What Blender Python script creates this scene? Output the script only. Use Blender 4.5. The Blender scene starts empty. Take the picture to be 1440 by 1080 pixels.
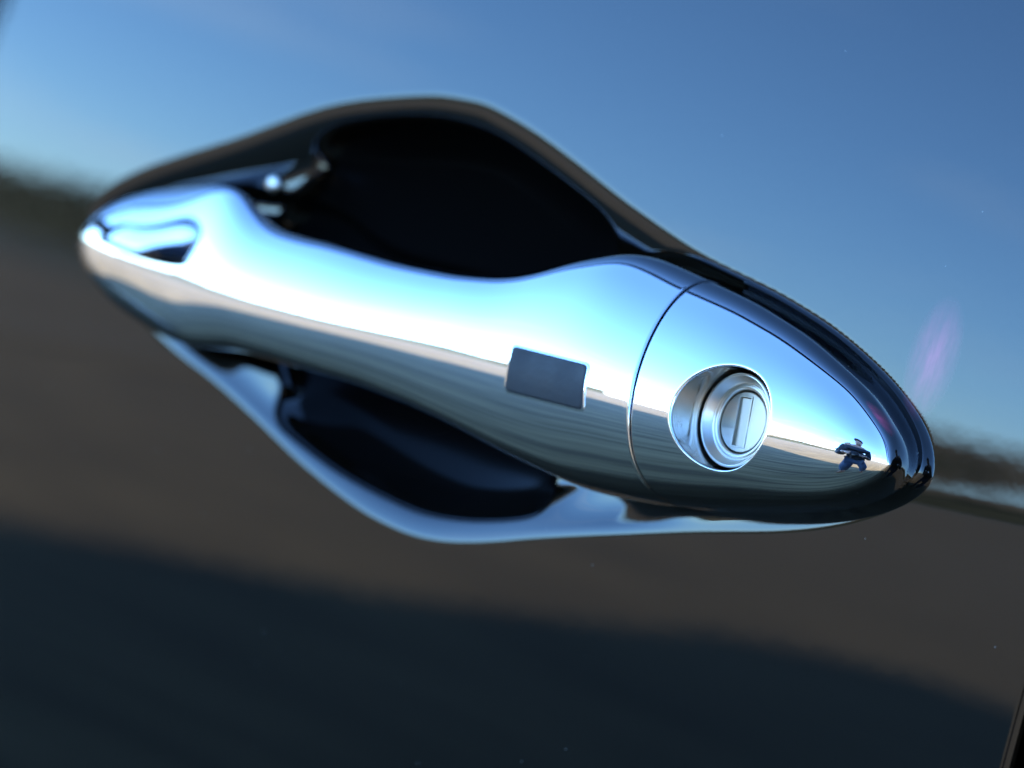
import bpy, bmesh, math, random
import numpy as np
from mathutils import Vector, Matrix, noise as mnoise
R = math.radians
random.seed(7); rng = np.random.default_rng(7)
sc = bpy.context.scene
col = sc.collection
H0 = 0.90                      # height of the handle above the ground

# ------------------------------------------------------------------ camera
AL, PIT, RO, DIST = R(42), R(2.0), R(15.3), 0.55
fwd = np.array([-math.sin(AL)*math.cos(PIT), math.cos(AL)*math.cos(PIT), -math.sin(PIT)])
r0 = np.cross(fwd, [0, 0, 1]); r0 /= np.linalg.norm(r0); u0 = np.cross(r0, fwd)
rgt = r0*math.cos(RO)+u0*math.sin(RO); upv = u0*math.cos(RO)-r0*math.sin(RO)
CAM = np.array([0, -0.010, 0.0])-fwd*DIST+np.array([0, 0, H0])
cd = bpy.data.cameras.new("camera"); cam = bpy.data.objects.new("camera", cd); col.objects.link(cam)
cam.matrix_world = Matrix(((rgt[0], upv[0], -fwd[0], CAM[0]), (rgt[1], upv[1], -fwd[1], CAM[1]),
                           (rgt[2], upv[2], -fwd[2], CAM[2]), (0, 0, 0, 1)))
cd.sensor_width = 36; cd.lens = 4733*36/1440; cd.clip_start = 0.02; cd.clip_end = 6000
cd.dof.use_dof = True; cd.dof.focus_distance = 0.510; cd.dof.aperture_fstop = 12.5
sc.camera = cam

# ------------------------------------------------------------------ sky and sun
SUN_EL, SUN_AZ = R(11), R(28)            # behind the car, to its rear
w = bpy.data.worlds.new("World"); sc.world = w; w.use_nodes = True
nt = w.node_tree; nt.nodes.clear()
sky = nt.nodes.new("ShaderNodeTexSky"); sky.sky_type = 'NISHITA'; sky.sun_disc = False
sky.sun_elevation = SUN_EL; sky.sun_rotation = SUN_AZ
sky.air_density = 0.65; sky.dust_density = 0.05; sky.ozone_density = 4.2
bg = nt.nodes.new("ShaderNodeBackground"); bg.inputs[1].default_value = 0.11
wo = nt.nodes.new("ShaderNodeOutputWorld")
# thin cirrus low in the sky
tc = nt.nodes.new("ShaderNodeTexCoord")
mp = nt.nodes.new("ShaderNodeMapping"); mp.inputs["Scale"].default_value = (1.6, 1.6, 7.5)
nz = nt.nodes.new("ShaderNodeTexNoise"); nz.inputs["Scale"].default_value = 3.2; nz.inputs["Detail"].default_value = 7
nz.inputs["Distortion"].default_value = 0.8
rp = nt.nodes.new("ShaderNodeValToRGB")
rp.color_ramp.elements[0].position = 0.55; rp.color_ramp.elements[0].color = (0, 0, 0, 1)
rp.color_ramp.elements[1].position = 0.85; rp.color_ramp.elements[1].color = (0.28, 0.28, 0.28, 1)
mx = nt.nodes.new("ShaderNodeMixRGB"); mx.inputs[2].default_value = (5.2, 6.2, 7.2, 1)
L = nt.links.new
L(tc.outputs["Generated"], mp.inputs[0]); L(mp.outputs[0], nz.inputs[0]); L(nz.outputs[0], rp.inputs[0])
sx_ = nt.nodes.new("ShaderNodeSeparateXYZ"); L(tc.outputs["Generated"], sx_.inputs[0])
mr = nt.nodes.new("ShaderNodeMapRange"); mr.inputs[1].default_value = 0.42; mr.inputs[2].default_value = 0.12; L(sx_.outputs[2], mr.inputs[0])
mu = nt.nodes.new("ShaderNodeMath"); mu.operation = 'MULTIPLY'; L(rp.outputs[0], mu.inputs[0]); L(mr.outputs[0], mu.inputs[1])
L(mu.outputs[0], mx.inputs[0]); L(sky.outputs[0], mx.inputs[1]); L(mx.outputs[0], bg.inputs[0]); L(bg.outputs[0], wo.inputs[0])
sd = bpy.data.lights.new("sun", 'SUN'); sd.energy = 4.0; sd.angle = R(0.8); sd.color = (1, 0.97, 0.92)
so = bpy.data.objects.new("sun", sd); col.objects.link(so)
sdir = Vector((math.sin(SUN_AZ)*math.cos(SUN_EL), math.cos(SUN_AZ)*math.cos(SUN_EL), math.sin(SUN_EL)))
so.rotation_euler = sdir.to_track_quat('Z', 'Y').to_euler(); so.location = (0, 5, 6)
sc.view_settings.view_transform = 'Standard'; sc.view_settings.look = 'None'
sc.view_settings.exposure = 4.0; sc.view_settings.gamma = 1
sc.render.engine = 'CYCLES'
sc.cycles.use_denoising = True
sc.cycles.max_bounces = 16; sc.cycles.glossy_bounces = 14; sc.cycles.caustics_reflective = False; sc.cycles.caustics_refractive = False
sc.render.resolution_x, sc.render.resolution_y = 1024, 768

# ------------------------------------------------------------------ materials
def mat(name, base, rough=0.5, metal=0.0, ior=1.5, coat=0.0):
    m = bpy.data.materials.new(name); m.use_nodes = True
    b = m.node_tree.nodes["Principled BSDF"]
    b.inputs["Base Color"].default_value = (*base, 1); b.inputs["Roughness"].default_value = rough
    b.inputs["Metallic"].default_value = metal; b.inputs["IOR"].default_value = ior
    b.inputs["Coat Weight"].default_value = coat
    return m
def noise_node(m, scale, detail=4, coord="Object", vscale=(1, 1, 1), dist=0.0):
    n = m.node_tree
    t = n.nodes.new("ShaderNodeTexCoord"); mp = n.nodes.new("ShaderNodeMapping"); mp.inputs["Scale"].default_value = vscale
    z = n.nodes.new("ShaderNodeTexNoise"); z.inputs["Scale"].default_value = scale; z.inputs["Detail"].default_value = detail
    z.inputs["Distortion"].default_value = dist
    n.links.new(t.outputs[coord], mp.inputs[0]); n.links.new(mp.outputs[0], z.inputs[0])
    return z
def ramp(m, src, stops):
    n = m.node_tree; r = n.nodes.new("ShaderNodeValToRGB"); e = r.color_ramp.elements
    while len(e) < len(stops): e.new(0.5)
    for k, (p, c) in enumerate(stops): e[k].position = p; e[k].color = (*c, 1)
    n.links.new(src, r.inputs[0]); return r
def bump(m, src, strength, dist):
    n = m.node_tree; b = n.nodes.new("ShaderNodeBump"); b.inputs["Strength"].default_value = strength; b.inputs["Distance"].default_value = dist
    n.links.new(src, b.inputs["Height"]); n.links.new(b.outputs[0], n.nodes["Principled BSDF"].inputs["Normal"]); return b
def bsdf(m): return m.node_tree.nodes["Principled BSDF"]

paint = mat("black_paint", (0.0024, 0.0016, 0.0009), 0.015, 0, 1.45)
# faint reddish streaky patch on the paint to the right of the handle
pn = paint.node_tree; tcp = pn.nodes.new("ShaderNodeTexCoord"); mpp = pn.nodes.new("ShaderNodeMapping")
mpp.inputs["Location"].default_value = (-.0712/.0048, 0, -(H0+.0220)/.0100); mpp.inputs["Scale"].default_value = (1/.0048, 0, 1/.0100)
gr = pn.nodes.new("ShaderNodeTexGradient"); gr.gradient_type = 'SPHERICAL'
zp = pn.nodes.new("ShaderNodeTexNoise"); zp.inputs["Scale"].default_value = 900; zp.inputs["Detail"].default_value = 4
mp2 = pn.nodes.new("ShaderNodeMapping"); mp2.inputs["Scale"].default_value = (1, .3, .22); mp2.inputs["Rotation"].default_value = (0, .22, 0)
mm = pn.nodes.new("ShaderNodeMath"); mm.operation = 'MULTIPLY'; mq = pn.nodes.new("ShaderNodeMix"); mq.data_type = 'RGBA'
mq.inputs[6].default_value = (0.0024, 0.0016, 0.0009, 1); mq.inputs[7].default_value = (.60, .06, .13, 1)
pl = pn.links.new
pl(tcp.outputs["Object"], mpp.inputs[0]); pl(mpp.outputs[0], gr.inputs[0]); pl(tcp.outputs["Object"], mp2.inputs[0]); pl(mp2.outputs[0], zp.inputs[0])
pl(gr.outputs[1], mm.inputs[0]); pl(zp.outputs[0], mm.inputs[1]); pl(mm.outputs[0], mq.inputs[0]); pl(mq.outputs[2], bsdf(paint).inputs["Base Color"])
vd = pn.nodes.new("ShaderNodeTexVoronoi"); vd.inputs["Scale"].default_value = 260; pl(tcp.outputs["Object"], vd.inputs["Vector"])
vr = pn.nodes.new("ShaderNodeMath"); vr.operation = 'LESS_THAN'; vr.inputs[1].default_value = .035; pl(vd.outputs["Distance"], vr.inputs[0])
sp_ = pn.nodes.new("ShaderNodeSeparateColor"); pl(vd.outputs["Color"], sp_.inputs[0])
vp = pn.nodes.new("ShaderNodeMath"); vp.operation = 'GREATER_THAN'; vp.inputs[1].default_value = .65; pl(sp_.outputs[0], vp.inputs[0])
vm = pn.nodes.new("ShaderNodeMath"); vm.operation = 'MULTIPLY'; pl(vr.outputs[0], vm.inputs[0]); pl(vp.outputs[0], vm.inputs[1])
md_ = pn.nodes.new("ShaderNodeMix"); md_.data_type = 'RGBA'; md_.inputs[7].default_value = (.12, .115, .10, 1)
pl(vm.outputs[0], md_.inputs[0]); pl(mq.outputs[2], md_.inputs[6]); pl(md_.outputs[2], bsdf(paint).inputs["Base Color"])
# dust and faint orange peel
zo = pn.nodes.new("ShaderNodeTexNoise"); zo.inputs["Scale"].default_value = 260; zo.inputs["Detail"].default_value = 2; pl(tcp.outputs["Object"], zo.inputs[0])
bp = pn.nodes.new("ShaderNodeBump"); bp.inputs["Strength"].default_value = .004; bp.inputs["Distance"].default_value = .001; pl(zo.outputs[0], bp.inputs["Height"]); pl(bp.outputs[0], bsdf(paint).inputs["Normal"])
chrome = mat("chrome", (0.70, 0.715, 0.74), 0.012, 1.0)
zc_ = noise_node(chrome, 60, 5, dist=1.2); rc_ = ramp(chrome, zc_.outputs[0], [(.45, (.006, .006, .006)), (.75, (.05, .05, .05))]); chrome.node_tree.links.new(rc_.outputs[0], bsdf(chrome).inputs["Roughness"])
satin = mat("satin_metal", (0.64, 0.585, 0.50), 0.33, 1.0)
plugm = mat("plug_metal", (0.52, 0.475, 0.40), 0.33, 1.0)
grey = mat("grey_plastic", (0.030, 0.029, 0.029), 0.5, 0, 1.33)
zk = noise_node(grey, 900, 4); bump(grey, zk.outputs[0], .25, .0002); zk2 = noise_node(grey, 140, 5); rk = ramp(grey, zk2.outputs[0], [(.35, (.40, .40, .40)), (.7, (.62, .62, .62))]); grey.node_tree.links.new(rk.outputs[0], bsdf(grey).inputs["Roughness"])
rubber = mat("black_rubber", (0.006, 0.006, 0.007), 0.6)
glass = mat("dark_glass", (0.006, 0.008, 0.009), 0.01, 0, 1.8)
mirror = mat("mirror_glass", (0.85, 0.87, 0.9), 0.0, 1.0)

# ------------------------------------------------------------------ helpers
def mesh_obj(name, V, Fc, m, parent=None, smooth=True, normals=None):
    me = bpy.data.meshes.new(name); me.from_pydata([tuple(map(float, v)) for v in V], [], Fc); me.update()
    if smooth: me.polygons.foreach_set("use_smooth", [True]*len(me.polygons))
    me.materials.append(m)
    if normals is not None: me.normals_split_custom_set_from_vertices([tuple(map(float, n)) for n in normals])
    o = bpy.data.objects.new(name, me); col.objects.link(o)
    if parent: o.parent = parent
    return o
def bm_obj(name, bm, m, parent=None, smooth=False):
    bmesh.ops.recalc_face_normals(bm, faces=bm.faces)
    me = bpy.data.meshes.new(name); bm.to_mesh(me); bm.free()
    if smooth: me.polygons.foreach_set("use_smooth", [True]*len(me.polygons))
    me.materials.append(m)
    o = bpy.data.objects.new(name, me); col.objects.link(o)
    if parent: o.parent = parent
    return o
def thing(name, label, cat, loc=(0, 0, 0), group=None):
    o = bpy.data.objects.new(name, None); col.objects.link(o); o.location = loc; o.empty_display_size = 0.1
    tag(o, label, cat, group); return o
def tag(o, label, cat, group=None):
    o["label"] = label; o["category"] = cat
    if group: o["group"] = group
def box(bm, c, s, bev=0.0, rot=None):
    M = Matrix.Translation(c) @ (rot.to_4x4() if rot else Matrix.Identity(4)) @ Matrix.Diagonal((*s, 1))
    g = bmesh.ops.create_cube(bm, size=1, matrix=M)
    if bev:
        es = list({e for v in g['verts'] for e in v.link_edges})
        bmesh.ops.bevel(bm, geom=es, offset=bev, segments=3, affect='EDGES', profile=0.6)
def catmull(P, closed, n=12):
    P = np.array(P, float); N = len(P); out = []
    for i in range(N if closed else N-1):
        if closed: a, b, c, d = P[(i-1) % N], P[i], P[(i+1) % N], P[(i+2) % N]
        else: a, b, c, d = P[max(i-1, 0)], P[i], P[i+1], P[min(i+2, N-1)]
        for t in np.arange(n)/n:
            out.append(0.5*((2*b)+(c-a)*t+(2*a-5*b+4*c-d)*t*t+(3*b-a-3*c+d)*t**3))
    if not closed: out.append(P[-1])
    return np.array(out)
def smooth_closed(P, n, sigma):
    """closed curve resampled to n points of equal arc length, low-passed with sigma (same unit)"""
    P = catmull(P, True)
    d = np.r_[0, np.cumsum(np.linalg.norm(np.diff(np.r_[P, P[:1]], axis=0), axis=1))]
    s = np.arange(n)*d[-1]/n; Q = np.r_[P, P[:1]]
    C = np.interp(s, d, Q[:, 0])+1j*np.interp(s, d, Q[:, 1])
    f = np.fft.fftfreq(n, d[-1]/n)
    C = np.fft.ifft(np.fft.fft(C)*np.exp(-2*(math.pi*f*sigma)**2))
    return np.stack([C.real, C.imag], 1)
def sdf(X, Z, P):
    """signed distance, positive inside the closed polygon P"""
    q = np.stack([X.ravel(), Z.ravel()], 1); out = np.empty(len(q))
    A, B = P, np.roll(P, -1, 0); AB = B-A; L2 = (AB**2).sum(1)
    for k in range(0, len(q), 20000):
        p = q[k:k+20000, None, :]; ap = p-A
        t = np.clip((ap*AB).sum(2)/L2, 0, 1); dd = ap-t[..., None]*AB
        dist = np.sqrt((dd**2).sum(2).min(1))
        c = ((A[:, 1] > p[..., 1]) != (B[:, 1] > p[..., 1])) & (p[..., 0] < (B[:, 0]-A[:, 0])*(p[..., 1]-A[:, 1])/(np.where(AB[:, 1] == 0, 1e-12, AB[:, 1]))+A[:, 0])
        out[k:k+20000] = np.where(c.sum(1) % 2 == 1, dist, -dist)
    return out.reshape(X.shape)
def ss(a, b, t):
    t = np.clip((np.asarray(t, float)-a)/(b-a), 0, 1); return t*t*(3-2*t)

# ------------------------------------------------------------------ measured outlines of the handle, millimetres (x along the car, z up)
OUT = [(-125.8,1.9),(-126.5,6.6),(-123.6,11.1),(-116.1,16.3),(-106.6,21.0),(-91.1,27.9),(-76.4,35.2),(-68.2,38.5),(-59.8,40.9),(-51.4,42.8),(-44.6,44.0),(-37.7,44.3),(-32.4,44.1),(-21.3,41.7),(-10.0,38.2),(3.0,33.7),(15.4,30.0),(25.5,27.5),(38.4,24.9),(49.5,22.1),(59.1,19.0),(67.7,15.0),(72.9,11.7),(75.6,8.2),(76.3,5.0),(75.3,2.0),(71.7,-1.7),(63.6,-6.1),(53.5,-9.9),(40.1,-13.6),(26.2,-17.4),(6.1,-23.3),(-4.3,-26.6),(-12.0,-28.7),(-18.5,-29.8),(-25.4,-30.0),(-36.7,-28.7),(-53.0,-24.5),(-70.6,-18.7),(-84.0,-14.8),(-97.7,-11.0),(-111.1,-6.3),(-120.8,-2.0)]
BOWL = [(-80.0,16.3),(-74.3,21.7),(-71.9,25.8),(-73.0,29.5),(-69.6,33.2),(-61.9,36.1),(-46.8,39.3),(-32.6,39.2),(-19.4,36.0),(-8.2,32.6),(-2.2,30.4),(1.1,28.0),(2.2,24.7),(3.2,10.3),(2.9,-4.5),(2.6,-12.5),(3.9,-16.5),(2.1,-19.6),(-7.8,-22.8),(-17.4,-24.6),(-25.9,-25.0),(-42.8,-23.3),(-56.9,-20.0),(-61.2,-18.3),(-63.1,-15.4),(-62.9,-12.1),(-65.7,-8.7),(-73.6,0.2),(-79.9,9.6)]
TOP = [(-110.8,11.7),(-105.4,13.8),(-96.9,16.4),(-83.8,18.3),(-75.2,18.9),(-70.9,18.4),(-67.1,16.5),(-63.2,14.9),(-58.2,14.0),(-50.8,14.0),(-43.7,14.3),(-29.6,14.4),(-21.1,14.8),(-12.9,15.4),(-6.8,16.3),(-2.3,17.5),(2.2,19.5),(7.9,22.7),(13.2,25.0),(16.6,25.9),(21.6,25.7),(29.9,24.6),(38.4,23.3),(44.7,21.9),(51.1,20.2),(59.0,17.3),(64.9,14.6),(69.5,11.3),(72.6,8.1)]
BOT = [(73.7,4.4),(72.1,1.6),(68.9,-1.1),(64.8,-3.3),(58.6,-5.5),(50.7,-7.6),(42.6,-9.6),(35.6,-11.0),(29.9,-12.0),(24.2,-12.6),(19.0,-12.9),(14.0,-12.7),(9.1,-12.1),(4.1,-11.3),(-1.2,-10.3),(-7.1,-9.3),(-13.9,-8.6),(-20.9,-8.2),(-28.0,-7.9),(-38.6,-8.0),(-49.5,-8.1),(-60.6,-8.4),(-67.9,-9.4),(-76.7,-10.3),(-89.3,-10.2),(-99.1,-9.1),(-106.2,-7.2),(-112.4,-4.8),(-117.5,-1.2),(-119.6,3.0),(-117.0,7.8)]
out_c = smooth_closed(OUT, 900, 1.6)
bowl_c = smooth_closed(BOWL, 500, 1.2)
han_c = smooth_closed(TOP+BOT, 3000, 1.6)
iL, iR = int(np.argmin(han_c[:, 0])), int(np.argmax(han_c[:, 0]))
XL, XR = han_c[iL, 0], han_c[iR, 0]
rolled = np.roll(han_c, -iL, 0); kR = (iR-iL) % len(han_c)
up_ = rolled[:kR+1]; lo_ = np.r_[rolled[kR:], rolled[:1]][::-1]
def zt(x): return np.interp(x, up_[:, 0], up_[:, 1])
def zb(x): return np.interp(x, lo_[:, 0], lo_[:, 1])

# body side: barrel shaped in height, very slightly along the car (mm in, mm out; y grows into the car)
RZ, RX, ZN = 935.0, 9000.0, -17.9
def body_y(x, z):
    zc = 2.5+0.092*(x-98)   # faint feature line pressed into the side
    return (z-ZN)**2/(2*RZ)+(x+25)**2/(2*RX)-0.062*np.exp(-((z-zc)/3.4)**2)
S_ = np.linspace(-4, 60, 1281); DS = S_[1]-S_[0]
PROF_LO = (0.20*ss(-1.2, 1.2, S_)+0.28*ss(0.5, 6.5, S_))*(1-ss(7.5, 11.0, S_))
PROF_HI = (0.10*ss(-1.0, 0.6, S_)+0.34*ss(0.4, 5.5, S_))*(1-ss(7.5, 11.0, S_))
PROF_THIN = (0.15*ss(-1.0, 1.0, S_)+0.11*ss(0.5, 2, S_))*(1-0.68*ss(1.6, 6.5, S_))*(1-ss(12, 16, S_))
PROF_REAR = 0.075*ss(-0.9, 0.7, S_)*(1-0.45*ss(1.0, 2.4, S_))*(1-ss(12, 16, S_))
def lip(x, z, dO, slope=False):
    """rolled lip of the pocket: broad and turned up to the sky below, steeper above, narrow by the handle's feet"""
    up = ss(-10, 14, z); rear = np.maximum(ss(-6, 18, x), 1-ss(-66, -50, x))
    f = (lambda p: np.interp(dO, S_, p)) if slope else (lambda p: np.interp(dO, S_, np.cumsum(p)*DS))
    tip = np.maximum(ss(18, 40, x), 1-ss(-104, -84, x))
    return (f(PROF_LO)*(1-rear)+(f(PROF_THIN)*(1-tip)+f(PROF_REAR)*tip)*rear)*(1-up)+f(PROF_HI)*up
car = thing("car", "glossy black car with a chrome door handle and key lock", "car", (0, 0, 0))
def W(P): # mm handle space -> metres world
    P = np.asarray(P, float)/1000.0; P = P.copy(); P[..., 2] += H0; return P

# ------------------------------------------------------------------ door skin and pocket
DX0, DX1, DZ0, DZ1 = -820.0, 103.6, -560.0, 128.0
def lines(a, b, fa, fb, step, coarse):
    return np.r_[np.arange(a, fa, coarse), np.arange(fa, fb, step), np.linspace(fb, b, max(2, int((b-fb)/coarse)+1))]
gx = np.r_[lines(DX0, 101.5, -134.0, 84.0, 0.42, 2.5)[:-1], np.linspace(101.5, DX1, 14)]
gz = lines(DZ0, DZ1, -36.0, 50.0, 0.42, 7.0)
GX, GZ = np.meshgrid(gx, gz)
near = (GX > -145) & (GX < 95) & (GZ > -48) & (GZ < 62)
dO = np.full(GX.shape, -50.0); dB = np.full(GX.shape, -50.0); dH = np.full(GX.shape, -50.0)
dO[near] = sdf(GX[near], GZ[near], out_c); dB[near] = sdf(GX[near], GZ[near], bowl_c); dH[near] = sdf(GX[near], GZ[near], han_c[::8])
gzO, gxO = np.gradient(dO, gz, gx)
def blur(A, k=1):
    for _ in range(k):
        P = np.pad(A, 1, mode='edge'); A = (P[1:-1, 1:-1]*4+P[:-2, 1:-1]*2+P[2:, 1:-1]*2+P[1:-1, :-2]*2+P[1:-1, 2:]*2+P[:-2, :-2]+P[:-2, 2:]+P[2:, :-2]+P[2:, 2:])/16
    return A
# finger bowl: an ellipsoid-like hollow over its own outline (root of the membrane that the outline spans)
bi = np.where(dB.max(0) > 0)[0]; bj = np.where(dB.max(1) > 0)[0]
win = (slice(bj[0]-3, bj[-1]+4), slice(bi[0]-3, bi[-1]+4))
dw = dB[win]; U = np.where(dw > 0, dw*12, 0); par = np.add.outer(np.arange(dw.shape[0]), np.arange(dw.shape[1])) % 2
wgt = np.clip(dw/0.42+0.5, 0, 1)
for it in range(420):
    for c_ in (0, 1):
        A_ = np.zeros_like(U); A_[1:-1, 1:-1] = (U[:-2, 1:-1]+U[2:, 1:-1]+U[1:-1, :-2]+U[1:-1, 2:])/4+0.25
        U = np.where(par == c_, (U+1.96*(A_-U))*wgt, U)
U = np.maximum(U, 0)/U.max()
bowl = np.zeros_like(dB); bowl[win] = 17.0*(np.sqrt(U+0.0012)-math.sqrt(0.0012))
up_w = ss(-10, 14, GZ)
deep = np.where(near, blur(bowl+2.4*ss(-1.5, -0.2, dH)*ss(-4, 14, GZ)*(1-0.5*ss(52, 66, GX)), 3), 0)
rest = deep+body_y(GX, GZ)+np.where(GX > DX1-1.4, ((GX-DX1+1.4)/1.4)**2*1.5, 0)   # last: rolled rear edge of the door
hz, hx = np.gradient(rest, gz, gx)
gxO, gzO = blur(gxO, 2), blur(gzO, 2); sl = lip(GX, GZ, dO, True)
hx = hx+sl*gxO+(lip(GX+.5, GZ, dO)-lip(GX-.5, GZ, dO)); hz = hz+sl*gzO+(lip(GX, GZ+.5, dO)-lip(GX, GZ-.5, dO))
N_ = np.stack([hx, -np.ones_like(hx), hz], -1); N_ /= np.linalg.norm(N_, axis=-1, keepdims=True)
GY = rest+lip(GX, GZ, dO)
a = W(np.stack([GX, GY, GZ], -1))
nz_, nx_ = GX.shape
idx = np.arange(nz_*nx_).reshape(nz_, nx_)
quads = np.stack([idx[:-1, :-1], idx[:-1, 1:], idx[1:, 1:], idx[1:, :-1]], -1).reshape(-1, 4)
inside = (dO.reshape(-1)[quads].mean(1) > 0)
def part_from(sel, name):
    q = quads[sel]; u, inv = np.unique(q, return_inverse=True)
    return mesh_obj(name, a.reshape(-1, 3)[u], inv.reshape(-1, 4).tolist(), paint, car, True, N_.reshape(-1, 3)[u])
door = part_from(~inside, "door_panel"); pock = part_from(inside, "handle_recess")
bowl_shadem = mat("bowl_shade_black", (.0028, .0024, .0022), .16, 0, 1.33); bsdf(bowl_shadem).inputs["Specular IOR Level"].default_value = 0.12; pock.data.materials.append(bowl_shadem)  # dull black put on the deep bowl, its shade built into the material
pock.data.polygons.foreach_set("material_index", (bowl.reshape(-1)[quads[inside]].mean(1) > 3.6).astype(int).tolist())

# ------------------------------------------------------------------ handle surface
def base_b(x): return 3.0+10.0*ss(-100, -70, x)*(1-ss(-12, 28, x))
def crest(x):
    t = np.where(x > -23, (x+23)/(XR+23.4), (x+23)/(abs(XL)-23.0+0.4)); t = np.clip(np.abs(t), 0, 1)
    return 3.0+19.0*np.sqrt(np.maximum(1-t**np.where(x > -23, 2.6, 2.0+0.6*ss(-95, -23, x)), 0))
def nexp(x): return 2.1+0.3*ss(-90, -50, x)*(1-ss(-10, 35, x))+0.5*ss(48, 66, x)
_zx = np.linspace(-140, 90, 461); _zc = np.interp(_zx, [-122, -105, -72, -40, -10, 25, 40, 60, 74], [3.0, 1.5, .2, .5, 2.2, 2.9, 3.1, 3.8, 5.2])
_g = np.exp(-.5*(np.arange(-60, 61)*.5/9)**2); _zc = np.convolve(np.pad(_zc, 60, mode='edge'), _g/_g.sum(), mode='valid')
def skew(x):   # puts the foremost line of each section on the measured crest
    h = np.maximum((zt(x)-zb(x))/2, 1e-4); return np.clip(-(np.interp(x, _zx, _zc)-(zt(x)+zb(x))/2)/h, -.45, .45)
def front(x, z):
    T, B = zt(x), zb(x); h = np.maximum((T-B)/2, 1e-4); c = (T+B)/2
    wv = np.clip((z-c)/h, -1, 1); K = skew(x); wv = (wv+K)/(1+K*wv); n = nexp(x)
    b = base_b(x); p = np.maximum(crest(x)-b, 0)
    return -(b+p*np.maximum(1-wv**2, 0)**(1/n))
def seam_x(z): return 30.0+(24.1-z)*0.160
# grip: rings of constant station, swept from the nose to the seam
NS, NA = 260, 120
tq = np.linspace(0, 1, NS); tq = np.where(tq < 1, 1-(1-tq)**1.0, 1)
tq = (tq**1.9*0.35+tq*0.65) if False else tq
st = 1-np.cos(tq*math.pi/2*0.9999); st = 0.55*st+0.45*tq**2
st /= st[-1]
V = []; ring = NA+24
def grip_ring(t, inset=0.0):
    ph = np.linspace(0, math.pi, NA)
    x = np.full(NA, XL+0.02+t*(30-XL))
    for _ in range(8):
        n = nexp(x); wv = -np.cos(ph)
        K = skew(x); wz = (wv-K)/(1-K*wv)
        T, B = zt(x), zb(x); z = (T+B)/2+wz*(T-B)/2
        x = XL+0.02+t*(seam_x(z)-0.62-XL)
    b = base_b(x); p = np.maximum(crest(x)-b, 0)
    y = -(b+p*np.sin(ph)**(2/n))
    # back side
    pb = np.linspace(0, math.pi, 26)[1:-1]
    xt, xb_ = x[-1], x[0]
    k = (1-np.cos(pb))/2; xx = xt+(xb_-xt)*k; zz = z[-1]+(z[0]-z[-1])*k
    f = ss(-104, -74, xx)*(1-ss(-8, 24, xx))
    yy = -(b[-1]+(b[0]-b[-1])*k)+np.sin(pb)**0.6*(9.0*(1-f)+4.5*f)
    P = np.stack([np.r_[x, xx], np.r_[y, yy], np.r_[z, zz]], 1)
    if inset:
        c = P.mean(0); d = P-c; d[:, 0] = 0; P = P-d/np.linalg.norm(d, axis=1, keepdims=True)*inset
    return P
rings = [grip_ring(t) for t in st]
e = rings[-1]
for ins, dx in ((0.02, 0.12), (0.08, 0.25), (0.18, 0.36), (0.32, 0.42), (0.5, 0.44), (3.0, 0.44)):
    q = grip_ring(1.0, ins); q[:, 0] += dx; rings.append(q)
V = np.concatenate(rings); nr = len(rings)
Fc = [(i*ring+j, (i+1)*ring+j, (i+1)*ring+(j+1) % ring, i*ring+(j+1) % ring) for i in range(nr-1) for j in range(ring)]
Fc.append(tuple(range(ring))); Fc.append(tuple(range((nr-1)*ring, nr*ring))[::-1])
grip = mesh_obj("handle_grip", W(V), Fc, chrome, car)
grip.data.materials.append(rubber)                               # unseen black backing of the chrome shell, added so the bowl mirrors dark
mi = np.zeros(len(Fc), int); jj = np.arange((nr-1)*ring) % ring; mi[:(nr-1)*ring] = (jj >= NA+1) & (jj < ring-2)
grip.data.polygons.foreach_set("material_index", mi.tolist())

# sensor button: rounded pad set a hair proud of the grip
def patch(name, corners, rad, proud, m, parent, n=34, edge=0.25):
    C = np.array(corners, float); nn_ = 16; P = []
    for k in range(4):
        a_, b_, c_ = C[k-1], C[k], C[(k+1) % 4]; ua = (a_-b_)/np.linalg.norm(a_-b_); uc = (c_-b_)/np.linalg.norm(c_-b_)
        for t in np.linspace(0, 1, nn_): P.append((1-t)**2*(b_+ua*rad)+2*t*(1-t)*b_+t*t*(b_+uc*rad))
    B = []
    for k in range(len(P)):
        p0, p1 = P[k], P[(k+1) % len(P)]; mseg = max(1, int(np.linalg.norm(p1-p0)/0.4))
        for i in range(mseg): B.append(p0+(p1-p0)*i/mseg)
    B = np.array(B); cen = B.mean(0); nb = len(B); V = []
    ts = [(0.999*s, proud) for s in np.linspace(0, 1, n)[1:]]
    ext = []
    for s, pr in ts:
        X = cen+(B-cen)*s*(1-edge/6); ext.append((X, pr))
    ext.append((cen+(B-cen)*(1-edge/14), proud*0.75)); ext.append((B, 0.0)); ext.append((B, -1.2))
    V = [np.array([[cen[0], front(cen[0], cen[1])-proud, cen[1]]])]
    for X, pr in ext: V.append(np.stack([X[:, 0], front(X[:, 0], X[:, 1])-pr, X[:, 1]], 1))
    V = np.concatenate(V); Fc = [(0, 1+(j+1) % nb, 1+j) for j in range(nb)]
    for i in range(len(ext)-1):
        o0, o1 = 1+i*nb, 1+(i+1)*nb
        Fc += [(o0+j, o0+(j+1) % nb, o1+(j+1) % nb, o1+j) for j in range(nb)]
    return mesh_obj(name, W(V), Fc, m, parent)
SENS = [(8.3, 6.3), (23.6, 6.7), (24.9, -0.1), (9.2, -0.7)]
SC = np.array(SENS).mean(0)
frame = patch("button_rim", [tuple(SC+(np.array(q)-SC)*np.array([1.055, 1.115])) for q in SENS], 1.0, 0.10, chrome, grip)
gap_strip = patch("button_gap", [tuple(SC+(np.array(q)-SC)*np.array([1.028, 1.058])) for q in SENS], 0.9, 0.13, rubber, grip)  # black strip standing in for the shaded gap round the button
button = patch("sensor_button", SENS, 0.8, 0.22, grey, grip)

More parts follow.
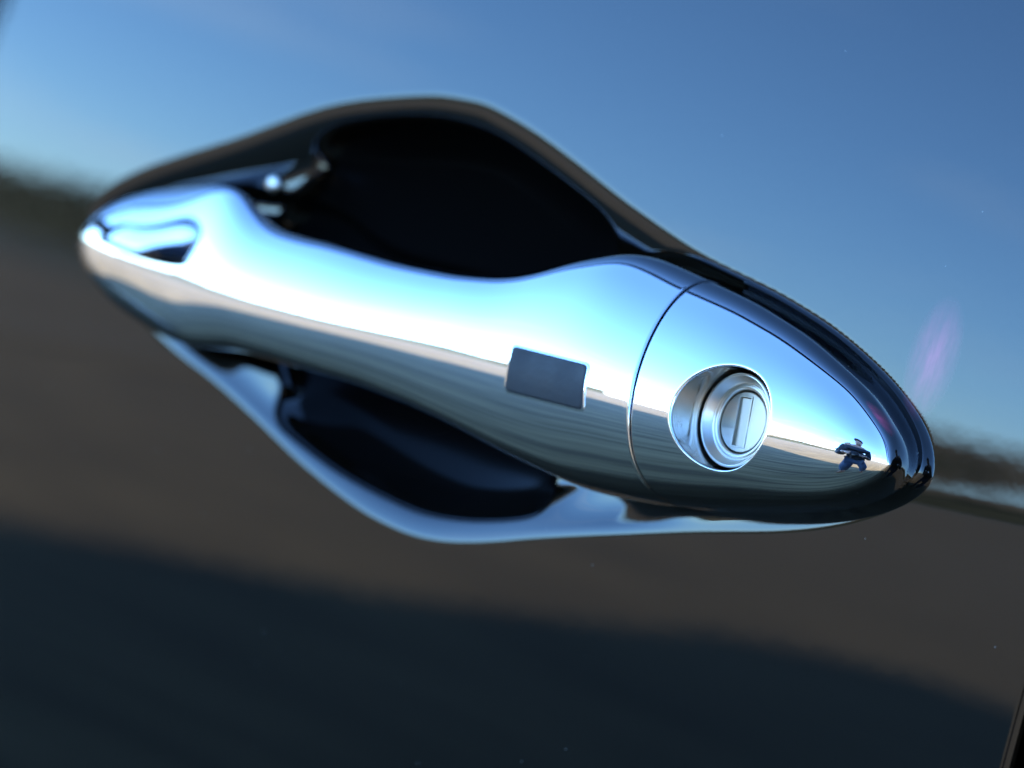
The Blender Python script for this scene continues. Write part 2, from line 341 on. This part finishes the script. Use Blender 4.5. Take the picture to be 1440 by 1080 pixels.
# lock cover: polar mesh about the key lock, with the round well cut into it
LX, LZ, LR = 48.6, 4.9, 8.0
cap_poly = []
zz = np.linspace(-11.2, 24.4, 160)
sx_ = seam_x(zz)+0.62
okz = (zz < zt(sx_)) & (zz > zb(sx_))
seam_pts = np.stack([sx_, zz], 1)[okz]
zT = seam_pts[-1]; zB = seam_pts[0]
xs_up = up_[up_[:, 0] > zT[0]]; xs_lo = lo_[lo_[:, 0] > zB[0]][::-1]
def resamp(P, n):
    d = np.r_[0, np.cumsum(np.linalg.norm(np.diff(P, axis=0), axis=1))]; s = np.linspace(0, d[-1], n)
    return np.stack([np.interp(s, d, P[:, 0]), np.interp(s, d, P[:, 1])], 1)
sp = resamp(seam_pts, 110); op = resamp(np.r_[[zT], xs_up, xs_lo, [zB]], 420)
Bd = np.r_[sp, op[1:-1]]; nb = len(Bd); isseam = np.arange(nb) < len(sp)
ang = np.arctan2(Bd[:, 1]-LZ, Bd[:, 0]-LX)
circ = np.stack([np.cos(ang), np.sin(ang)], 1)
layers = []
def surf(X, dy=0): return np.stack([X[:, 0], front(X[:, 0], X[:, 1])+dy, X[:, 1]], 1)
LC = np.array([LX, LZ])
for rr, dep in ((LR, 0.62), (LR+0.03, 0.36), (LR+0.10, 0.17), (LR+0.22, 0.05), (LR+0.42, 0.0)):
    X = LC+circ*rr; Y = surf(X); Y[:, 1] = np.minimum(Y[:, 1]+dep, -5.0)
    layers.append(Y)
wl = []
for t in np.linspace(0, 1, 26):
    rr = LR-0.02-0.30*t**1.3; X = LC+circ*rr; Y = surf(LC+circ*LR); Y[:, 1] = Y[:, 1]+0.5+(-9.0-(Y[:, 1]+0.5))*t; Y[:, 0] = X[:, 0]; Y[:, 2] = X[:, 1]
    wl.append(Y)
inner = LC+circ*(LR+0.42)
for s in np.linspace(0, 1, 90)[1:]:
    t = 1-(1-s)**1.9; X = inner+(Bd-inner)*t; Y = surf(X)
    layers.append(Y)
lastX = Bd
n2 = (LC-Bd)/np.linalg.norm(LC-Bd, axis=1, keepdims=True)
for ins, dy, dx in ((0.0, 0.02, -0.12), (0.0, 0.08, -0.25), (0.0, 0.18, -0.36), (0.0, 0.32, -0.42), (0.0, 0.5, -0.44), (0.0, 5.0, -0.44)):
    Y = surf(Bd); Y[:, 1] += np.where(isseam, dy, dy*1.6); Y[:, 0] += np.where(isseam, dx, 0)
    Y[:, 1] = np.minimum(Y[:, 1], 6.0)
    layers.append(Y)
V = np.concatenate(layers); Fc = []
for i in range(len(layers)-1):
    Fc += [(i*nb+j, (i+1)*nb+j, (i+1)*nb+(j+1) % nb, i*nb+(j+1) % nb) for j in range(nb)]
cover = mesh_obj("lock_cover", W(V), Fc, chrome, car)

def lathe(name, prof, m, parent, n=128, cx=LX, cz=LZ):
    V = []; Fc = []; k = len(prof)
    for r_, y_ in prof:
        for j in range(n):
            t = 2*math.pi*j/n; V.append((cx+r_*math.cos(t), y_, cz+r_*math.sin(t)))
    for i in range(k-1):
        Fc += [(i*n+j, i*n+(j+1) % n, (i+1)*n+(j+1) % n, (i+1)*n+j) for j in range(n)]
    return mesh_obj(name, W(V), Fc, m, parent)
wellm = mat("worn_chrome", (0.74, 0.73, 0.71), 0.10, 1.0)
zw = noise_node(wellm, 330, 5, dist=1.0); rw = ramp(wellm, zw.outputs[0], [(.40, (.06, .06, .06)), (.68, (.30, .30, .30))]); wellm.node_tree.links.new(rw.outputs[0], bsdf(wellm).inputs["Roughness"])
V = np.concatenate(wl)
well = mesh_obj("lock_well", W(V), [(i*nb+j, (i+1)*nb+j, (i+1)*nb+(j+1) % nb, i*nb+(j+1) % nb) for i in range(len(wl)-1) for j in range(nb)], wellm, cover)
# lock cylinder: rounded outer collar, concave dish, inner ridge
def turn_lock(o, a_=R(-6)):   # the lock looks a little forward of square
    M = Matrix.Translation((LX/1000, -.011, 0)) @ Matrix.Rotation(a_, 4, 'Z') @ Matrix.Translation((-LX/1000, .011, 0)); o.data.transform(M); return o
def fil(pts, r=0.25, k=4):
    P = [np.array(p, float) for p in pts]; out = [P[0]]
    for i in range(1, len(P)-1):
        a_, b_, c_ = P[i-1], P[i], P[i+1]; la, lc = np.linalg.norm(a_-b_), np.linalg.norm(c_-b_)
        q = min(r, la*0.45, lc*0.45); ua, uc = (a_-b_)/la, (c_-b_)/lc
        for t in np.linspace(0, 1, k): out.append((1-t)**2*(b_+ua*q)+2*t*(1-t)*b_+t*t*(b_+uc*q))
    out.append(P[-1]); return [tuple(p) for p in out]
cyl = lathe("lock_cylinder", fil([(7.0, -5.0), (7.4, -11.4), (7.4, -12.3), (7.0, -12.5), (6.8, -12.1), (6.1, -10.9), (5.8, -10.8), (5.65, -11.0), (5.2, -11.0), (4.95, -10.6), (4.85, -9.8)], 0.32), satin, cover); turn_lock(cyl)
shutm = mat("shutter_metal", (.36, .335, .29), .38, 1.0)
zs = noise_node(plugm, 700, 4, vscale=(1, 1, .25)); bump(plugm, zs.outputs[0], .18, .00015)
# key plug with the slot cut through its face
def plug():
    r_, y0 = 4.7, -10.55; sw, sl, tilt = 1.15, 3.75, R(-7)
    n = 96; ang = [2*math.pi*j/n for j in range(n)]
    Rm = np.array([[math.cos(tilt), math.sin(tilt)], [-math.sin(tilt), math.cos(tilt)]])
    off = np.array([-0.25, 0.0])
    def rect(w_, l_):
        out = []
        for t in ang:
            c, s = math.cos(t), math.sin(t); k = min(w_/max(abs(c), 1e-6), l_/max(abs(s), 1e-6)); out.append((k*c, k*s))
        P = np.array(out)
        # slide samples so corners are kept
        for cx_, cz_ in ((w_, l_), (-w_, l_), (-w_, -l_), (w_, -l_)):
            P[np.argmin(((P-np.array([cx_, cz_]))**2).sum(1))] = (cx_, cz_)
        return P@Rm.T+off
    C = np.stack([np.cos(ang), np.sin(ang)], 1)
    L_ = [(C*(r_), -9.0), (C*r_, y0+0.12), (C*(r_-0.10), y0), (rect(sw+0.42, sl+0.30), y0), (rect(sw+0.36, sl+0.24), y0-0.16), (rect(sw+0.10, sl+0.06), y0-0.16), (rect(sw, sl), y0-0.06), (rect(sw-0.02, sl-0.02), y0+1.1)]
    V = []; Fc = []
    for P, y in L_:
        for p in P: V.append((LX+p[0], y, LZ+p[1]))
    for i in range(len(L_)-1): Fc += [(i*n+j, i*n+(j+1) % n, (i+1)*n+(j+1) % n, (i+1)*n+j) for j in range(n)]
    o = turn_lock(mesh_obj("key_plug", W(V), Fc, plugm, cover, False))
    # spring shutter that closes the slot a little below the face
    Q = rect(sw-0.03, sl-0.03); Vs = [(LX+p[0], y0+0.72+0.16*p[0], LZ+p[1]) for p in Q]
    turn_lock(mesh_obj("slot_shutter", W(Vs), [tuple(range(n))], shutm, cover, False))
plug()

# small bright screw on the recess shelf behind the front foot
def dome(name, c, r_, m, parent, squash=0.6):
    bm = bmesh.new(); bmesh.ops.create_uvsphere(bm, u_segments=24, v_segments=14, radius=r_, matrix=Matrix.Translation(c) @ Matrix.Diagonal((1, squash, 1, 1)))
    return bm_obj(name, bm, m, parent, True)
dome("screw_head", (-.0816, .0035, H0+.0214), .0016, satin, pock)

# ------------------------------------------------------------------ the rest of the car (throws the shade, closes the scene)
def side_sheet(name, x0, x1, z0, z1, m, roll0=False, roll1=False, nx=60, nz=60):
    xs = np.linspace(x0, x1, nx); xs = np.sort(np.r_[xs, x0+np.linspace(.4, 3, 5), x1-np.linspace(.4, 3, 5)])
    X, Z = np.meshgrid(xs, np.linspace(z0, z1, nz)); Y = body_y(np.clip(X, -900, 400), Z)+np.where(X < -900, ((X+900)/900)**2*60, 0)+np.where(X > 400, ((X-400)/900)**2*60, 0)
    if roll0: Y += np.where(X < x0+3, ((x0+3-X)/3)**2*2.2, 0)
    if roll1: Y += np.where(X > x1-3, ((X-x1+3)/3)**2*2.2, 0)
    A = W(np.stack([X, Y, Z], -1)).reshape(-1, 3); n0, n1 = X.shape
    I = np.arange(n0*n1).reshape(n0, n1)
    q = np.stack([I[:-1, :-1], I[:-1, 1:], I[1:, 1:], I[1:, :-1]], -1).reshape(-1, 4).tolist()
    return mesh_obj(name, A, q, m, car)
side_sheet("rear_panel", 107.6, 1500, DZ0, DZ1, paint, roll0=True)
side_sheet("front_fender", -1900, -824, DZ0, 60, paint, roll1=True)
# body shell behind the panels
YW = 1.75
def loft(name, prof, y0, y1, m, inset=0.0, parent=car):
    n = len(prof); cx = sum(p[0] for p in prof)/n; cz = sum(p[1] for p in prof)/n
    V = [(x, y0, z) for x, z in prof]+[(x, y1, z) for x, z in prof]
    Fc = [tuple(range(n)), tuple(range(2*n-1, n-1, -1))]+[(j, n+j, n+(j+1) % n, (j+1) % n) for j in range(n)]
    bm = bmesh.new(); vs = [bm.verts.new(v) for v in V]
    for f in Fc: bm.faces.new([vs[k] for k in f])
    bmesh.ops.bevel(bm, geom=list(bm.edges), offset=0.03, segments=3, affect='EDGES')
    return bm_obj(name, bm, m, parent)
loft("body_shell", [(-2.0, .35), (-2.05, .62), (-1.95, .92), (-1.2, 1.03), (1.9, 1.03), (2.2, 1.0), (2.25, .4), (2.1, .30), (-1.9, .27)], 0.125, YW-0.06, paint)
def cabin():
    lowp = [(-1.0, .985), (2.0, .985)]; V = []
    lo = [(-1.3, .02), (1.95, .02), (1.95, 1.69), (-1.3, 1.69)]; hi = [(-.60, .30), (1.35, .30), (1.35, 1.41), (-.60, 1.41)]
    bm = bmesh.new(); a_ = [bm.verts.new((x, y, 1.036)) for x, y in lo]; b_ = [bm.verts.new((x, y, 1.68)) for x, y in hi]
    for k in range(4): bm.faces.new([a_[k], a_[(k+1) % 4], b_[(k+1) % 4], b_[k]])
    bm.faces.new(a_[::-1]); bm.faces.new(b_)
    return bm_obj("window_glass", bm, glass, car)
cabin()
bm = bmesh.new(); box(bm, (.375, .855, 1.705), (2.06, 1.20, .05), .022); bm_obj("roof", bm, paint, car)
bm = bmesh.new(); box(bm, (.10, .0130, 1.0335), (1.8, .012, .006), .0015); bm_obj("belt_trim", bm, rubber, car)
def wheel(x, y):
    def lat(name, prof, m, par):
        bm = bmesh.new(); n = 48; rows = [[bm.verts.new((x+r_*math.cos(2*math.pi*j/n), y+d_, .33+r_*math.sin(2*math.pi*j/n))) for j in range(n)] for r_, d_ in prof]
        for i in range(len(rows)-1):
            for j in range(n): bm.faces.new((rows[i][j], rows[i][(j+1) % n], rows[i+1][(j+1) % n], rows[i+1][j]))
        return bm_obj(name, bm, m, par, True)
    t = lat("wheel", [(.22, 0), (.25, -.01), (.31, -.01), (.33, .02), (.33, .18), (.31, .21), (.22, .2)], rubber, car)
    lat("rim", [(.02, .03), (.06, .03), (.07, .05), (.19, .06), (.22, .0)], satin, t)
for x in (-1.35, 1.45):
    wheel(x, .06); wheel(x, YW-.32)
# door mirror ahead of the handle
def supers(c, r_, e, n=28):
    bm = bmesh.new(); rows = []
    for i in range(n+1):
        v = -math.pi/2+math.pi*i/n
        row = []
        for j in range(2*n):
            u_ = math.pi*j/n; f = lambda t: math.copysign(abs(t)**e, t)
            row.append(bm.verts.new((c[0]+r_[0]*f(math.cos(v))*f(math.cos(u_)), c[1]+r_[1]*f(math.cos(v))*f(math.sin(u_)), c[2]+r_[2]*f(math.sin(v)))))
        rows.append(row)
    for i in range(n):
        for j in range(2*n): bm.faces.new((rows[i][j], rows[i][(j+1) % (2*n)], rows[i+1][(j+1) % (2*n)], rows[i+1][j]))
    bmesh.ops.remove_doubles(bm, verts=bm.verts, dist=1e-5)
    return bm
MC = Vector((-.57, -.150, .985))
mir = bm_obj("door_mirror", supers(MC, (.07, .105, .064), .42), paint, car, True)
bm = bmesh.new(); box(bm, MC+Vector((.068, -.005, .0)), (.008, .155, .078), .003); bm_obj("mirror_glass", bm, mirror, mir)
bm = bmesh.new(); box(bm, MC+Vector((-.01, .14, .01)), (.06, .12, .045), .012); bm_obj("mirror_arm", bm, paint, mir)

# ------------------------------------------------------------------ ground, far things mirrored in the chrome
asph = mat("asphalt", (.15, .14, .13), .9)
z1 = noise_node(asph, 5.0, 8, vscale=(.22, 1.9, 1), dist=.4); z2 = noise_node(asph, 220, 3)
mixn = asph.node_tree.nodes.new("ShaderNodeMath"); mixn.operation = 'MULTIPLY_ADD'; mixn.inputs[1].default_value = .35
asph.node_tree.links.new(z2.outputs[0], mixn.inputs[0]); asph.node_tree.links.new(z1.outputs[0], mixn.inputs[2])
rr_ = ramp(asph, mixn.outputs[0], [(.58, (.080, .053, .021)), (.67, (.152, .103, .042)), (.80, (.210, .146, .064))])
asph.node_tree.links.new(rr_.outputs[0], bsdf(asph).inputs["Base Color"])
grassm = mat("dry_grass", (.10, .095, .04), .95)
zg = noise_node(grassm, .6, 5); rg = ramp(grassm, zg.outputs[0], [(.3, (.035, .04, .015)), (.7, (.075, .07, .03))]); grassm.node_tree.links.new(rg.outputs[0], bsdf(grassm).inputs["Base Color"])
def sheet(name, x0, x1, y0, y1, z, m):
    o = mesh_obj(name, [(x0, y0, z), (x1, y0, z), (x1, y1, z), (x0, y1, z)], [(0, 1, 2, 3)], m, None, False); o["kind"] = "structure"; return o
sheet("ground", -2500, 2500, -2500, 2500, -0.004, grassm)
sheet("car_park", -35, 60, -66, 40, 0.0, asph)

hillm = mat("dry_hillside", (.17, .13, .085), .95); zh = noise_node(hillm, .02, 6); rh = ramp(hillm, zh.outputs[0], [(.35, (.09, .075, .045)), (.65, (.20, .155, .10))]); hillm.node_tree.links.new(rh.outputs[0], bsdf(hillm).inputs["Base Color"])
rx_ = np.linspace(-545, 700, 110); V = []
for k, x in enumerate(rx_):
    h = 36+9*mnoise.noise((x*.006, 1.7, 0))+3*mnoise.noise((x*.03, 5, 0))
    V += [(x, -560, -1), (x, -640, h*.75), (x, -720, h), (x, -900, -1)]
hill = mesh_obj("hills", V, [(4*i+k, 4*i+4+k, 4*i+5+k, 4*i+1+k) for i in range(len(rx_)-1) for k in range(3)], hillm); hill["kind"] = "structure"
bark = mat("bark", (.06, .045, .035), .9); leaf = mat("leaf", (.016, .021, .014), .8)
wallm = mat("pale_cladding", (.42, .46, .50), .6); roofm = mat("grey_roof", (.16, .17, .18), .6); winm = mat("window_pane", (.02, .03, .04), .05)
def tree(x, y, h, seed, label):
    rd = random.Random(seed); t = thing("tree", label, "tree", (x, y, 0), "trees beyond the car park")
    bm = bmesh.new(); n = 7; rows = []
    for i in range(6):
        k = i/5; r_ = h*.03*(1-.75*k)+.02; cx, cy = rd.uniform(-.1, .1)*k, rd.uniform(-.1, .1)*k
        rows.append([bm.verts.new((cx+r_*math.cos(2*math.pi*j/n), cy+r_*math.sin(2*math.pi*j/n), h*.6*k)) for j in range(n)])
    for i in range(5):
        for j in range(n): bm.faces.new((rows[i][j], rows[i][(j+1) % n], rows[i+1][(j+1) % n], rows[i+1][j]))
    bm_obj("trunk", bm, bark, t, True)
    bm = bmesh.new()
    cl = [(rd.gauss(0, h*.17), rd.gauss(0, h*.17), h*(.55+rd.random()*.38), h*rd.uniform(.08, .16)) for _ in range(16)]
    for cx, cy, cz, cr in cl:
        for _ in range(55):
            d = Vector((rd.gauss(0, 1), rd.gauss(0, 1), rd.gauss(0, 1))).normalized()*cr*rd.random()**.4; p = Vector((cx, cy, cz))+d
            s = h*.022; q = Vector((rd.gauss(0, 1), rd.gauss(0, 1), rd.gauss(0, 1))).to_track_quat('Z', 'Y')
            bm.faces.new([bm.verts.new(p+q@Vector(v)*s) for v in ((-1, -.6, 0), (1, -.6, 0), (1, .6, 0), (-1, .6, 0))])
    bm_obj("crown", bm, leaf, t)
for k, (x, y, h, lb) in enumerate([(24, -58, 8, "tree standing behind the photographer"), (33, -52, 11, "tallest tree at the near end of the car park"), (42, -44, 9, "tree at the corner of the car park")]):
    tree(x, y, h, k, lb)
def shed(x0, x1, y, h, label):
    t = thing("shed", label, "building", ((x0+x1)/2, y, 0)); hw = (x1-x0)/2
    bm = bmesh.new(); box(bm, (0, -6, h/2), (2*hw, 12, h)); bm_obj("wall", bm, wallm, t)
    bm = bmesh.new(); box(bm, (0, -6, h+.2), (2*hw+.8, 12.8, .4)); bm_obj("roof", bm, roofm, t)
    n = int(hw/3)
    for i in range(n):
        bm = bmesh.new(); box(bm, (-hw+(i+.5)*2*hw/n, .02, h*.55), (1.6, .08, 1.1)); bm_obj("window", bm, winm, t)
shed(-52, -30, -96, 3.4, "long pale shed beyond the car park")
belt = bmesh.new(); rd = random.Random(3)
for i in range(15000):
    x = rd.uniform(-420, 120); hh = (4.2 if x > -92 else 6.5)+2.0*mnoise.noise((x*.05, 0, 0))+.8*mnoise.noise((x*.3, 3, 0))
    p = Vector((x, -112+rd.gauss(0, 1.5), rd.random()*hh)); q = Vector((rd.gauss(0, 1), rd.gauss(0, 1), rd.gauss(0, 1))).to_track_quat('Z', 'Y'); s = .42
    belt.faces.new([belt.verts.new(p+q@Vector(v)*s) for v in ((-1, -.7, 0), (1, -.7, 0), (1, .7, 0), (-1, .7, 0))])
prev = None
for i in range(181):                                              # dense heart of the belt
    x = -420+3*i; hh = .86*((4.2 if x > -92 else 6.5)+2.0*mnoise.noise((x*.05, 0, 0))+.8*mnoise.noise((x*.3, 3, 0)))
    row = [belt.verts.new(p) for p in ((x, -111, 0), (x, -111.3+.4*mnoise.noise((x, 0, 2)), hh*.7), (x, -112, hh), (x, -114, hh*.6), (x, -114, 0))]
    if prev:
        for k in range(4): belt.faces.new((prev[k], row[k], row[k+1], prev[k+1]))
    prev = row
ho = bm_obj("tree_belt", belt, leaf); tag(ho, "ragged dark belt of bushes along the far side of the field", "bushes"); ho["kind"] = "stuff"

# ------------------------------------------------------------------ photographer, seen in the chrome
jack = mat("navy_jacket", (.018, .022, .035), .8); jean = mat("blue_jeans", (.042, .075, .13), .85); shoe = mat("brown_shoe", (.16, .07, .03), .6)
skinm = mat("skin", (.50, .30, .22), .5); capm = mat("knit_hat", (.09, .08, .09), .9); blackp = mat("camera_plastic", (.012, .012, .012), .4)
def skin_mesh(name, verts, edges, rad, m, parent, sub=2):
    me = bpy.data.meshes.new(name); me.from_pydata(verts, edges, []); o = bpy.data.objects.new(name, me); col.objects.link(o)
    md = o.modifiers.new("s", 'SKIN'); md.use_smooth_shade = True
    sv = me.skin_vertices[0].data
    for k, r_ in enumerate(rad): sv[k].radius = (r_, r_) if not isinstance(r_, tuple) else r_
    sv[0].use_root = True
    s2 = o.modifiers.new("u", 'SUBSURF'); s2.levels = s2.render_levels = sub
    dg = bpy.context.evaluated_depsgraph_get(); em = bpy.data.meshes.new_from_object(o.evaluated_get(dg))
    bpy.data.objects.remove(o); em.materials.clear(); em.materials.append(m); em.name = name
    em.polygons.foreach_set("use_smooth", [True]*len(em.polygons))
    q = bpy.data.objects.new(name, em); col.objects.link(q); q.parent = parent; return q
PX, PY = CAM[0]+.30, CAM[1]-.36           # head, just behind the camera
face = Vector((-fwd[0], -fwd[1], 0)).normalized()*-1; side = Vector((face.y, -face.x, 0)); back = -face
per = thing("person", "crouching photographer in navy jacket and blue jeans holding a camera", "person", (PX, PY, 0))
def P3(s, b, z): v = side*s+back*b; return (v.x, v.y, z)   # s = to the person's right, b = backwards
skin_mesh("body", [P3(0, .16, .80), P3(0, .15, .95), P3(0, .12, 1.10), P3(0, .08, 1.22), P3(0, .05, 1.29), P3(0, .04, 1.36), P3(0, .04, 1.44),
                   P3(.20, .10, 1.18), P3(.27, .08, .88), P3(.12, -.26, .96), P3(-.20, .10, 1.18), P3(-.27, .08, .88), P3(-.12, -.26, .96),
                   P3(.10, .16, .74), P3(.25, .06, .44), P3(.33, .16, .08), P3(-.10, .16, .74), P3(-.09, .06, .44), P3(-.07, .16, .08)],
          [(0, 1), (1, 2), (2, 3), (3, 4), (4, 5), (5, 6), (3, 7), (7, 8), (8, 9), (3, 10), (10, 11), (11, 12), (0, 13), (13, 14), (14, 15), (0, 16), (16, 17), (17, 18)],
          [.13, .135, .15, .11, .055, .075, .085, .07, .05, .03, .07, .05, .03, .09, .07, .045, .09, .07, .045], skinm, per)
skin_mesh("jacket", [P3(0, .17, .72), P3(0, .15, .93), P3(0, .12, 1.10), P3(0, .08, 1.22), P3(.20, .10, 1.18), P3(.27, .08, .88), P3(.15, -.22, .945), P3(-.20, .10, 1.18), P3(-.27, .08, .88), P3(-.15, -.22, .945)],
          [(0, 1), (1, 2), (2, 3), (3, 4), (4, 5), (5, 6), (3, 7), (7, 8), (8, 9)], [.20, .20, .21, .15, .11, .07, .045, .11, .07, .045], jack, per)
skin_mesh("jeans", [P3(0, .16, .72), P3(.10, .16, .70), P3(.25, .06, .44), P3(.33, .16, .10), P3(-.10, .16, .70), P3(-.09, .06, .44), P3(-.07, .16, .10)],
          [(0, 1), (1, 2), (2, 3), (0, 4), (4, 5), (5, 6)], [.15, .12, .10, .08, .12, .10, .08], jean, per)
for s in (1, -1):
    skin_mesh("shoe", [P3(.13+s*.20, .19, .06), P3(.13+s*.21, .10, .05), P3(.13+s*.22, -.02, .035)], [(0, 1), (1, 2)], [.055, .055, .04], shoe, per)
    hv = [P3(s*.11, -.28, .955), P3(s*.08, -.31, .95)]; he = [(0, 1)]; hr = [.032, .036]
    for k in range(4):
        b0 = len(hv); hv += [P3(s*(.072-.004*k), -.335+.012*k, .93+.016*k), P3(s*.058, -.36+.012*k, .93+.016*k), P3(s*.045, -.355+.012*k, .927+.016*k)]
        he += [(1, b0), (b0, b0+1), (b0+1, b0+2)]; hr += [.010, .009, .008]
    b0 = len(hv); hv += [P3(s*.07, -.28, .93), P3(s*.055, -.29, .92)]; he += [(1, b0), (b0, b0+1)]; hr += [.011, .009]
    skin_mesh("hand", hv, he, hr, skinm, per, 1)
skin_mesh("hat", [P3(0, .05, 1.42), P3(0, .055, 1.47), P3(0, .06, 1.50)], [(0, 1), (1, 2)], [.105, .10, .06], capm, per)
cm = thing("photo_camera", "black camera held up by the photographer", "camera", (CAM[0], CAM[1], CAM[2]))
cm.rotation_euler = cam.rotation_euler if False else cam.matrix_world.to_euler()
bm = bmesh.new(); box(bm, (0, 0, .17), (.14, .10, .06), .012); box(bm, (0, .055, .165), (.06, .03, .05), .01); bm_obj("camera_body", bm, blackp, cm)
bm = bmesh.new(); bmesh.ops.create_cone(bm, cap_ends=True, segments=32, radius1=.036, radius2=.038, depth=.115, matrix=Matrix.Translation((0, 0, .085))); bm_obj("lens_barrel", bm, blackp, cm, True)
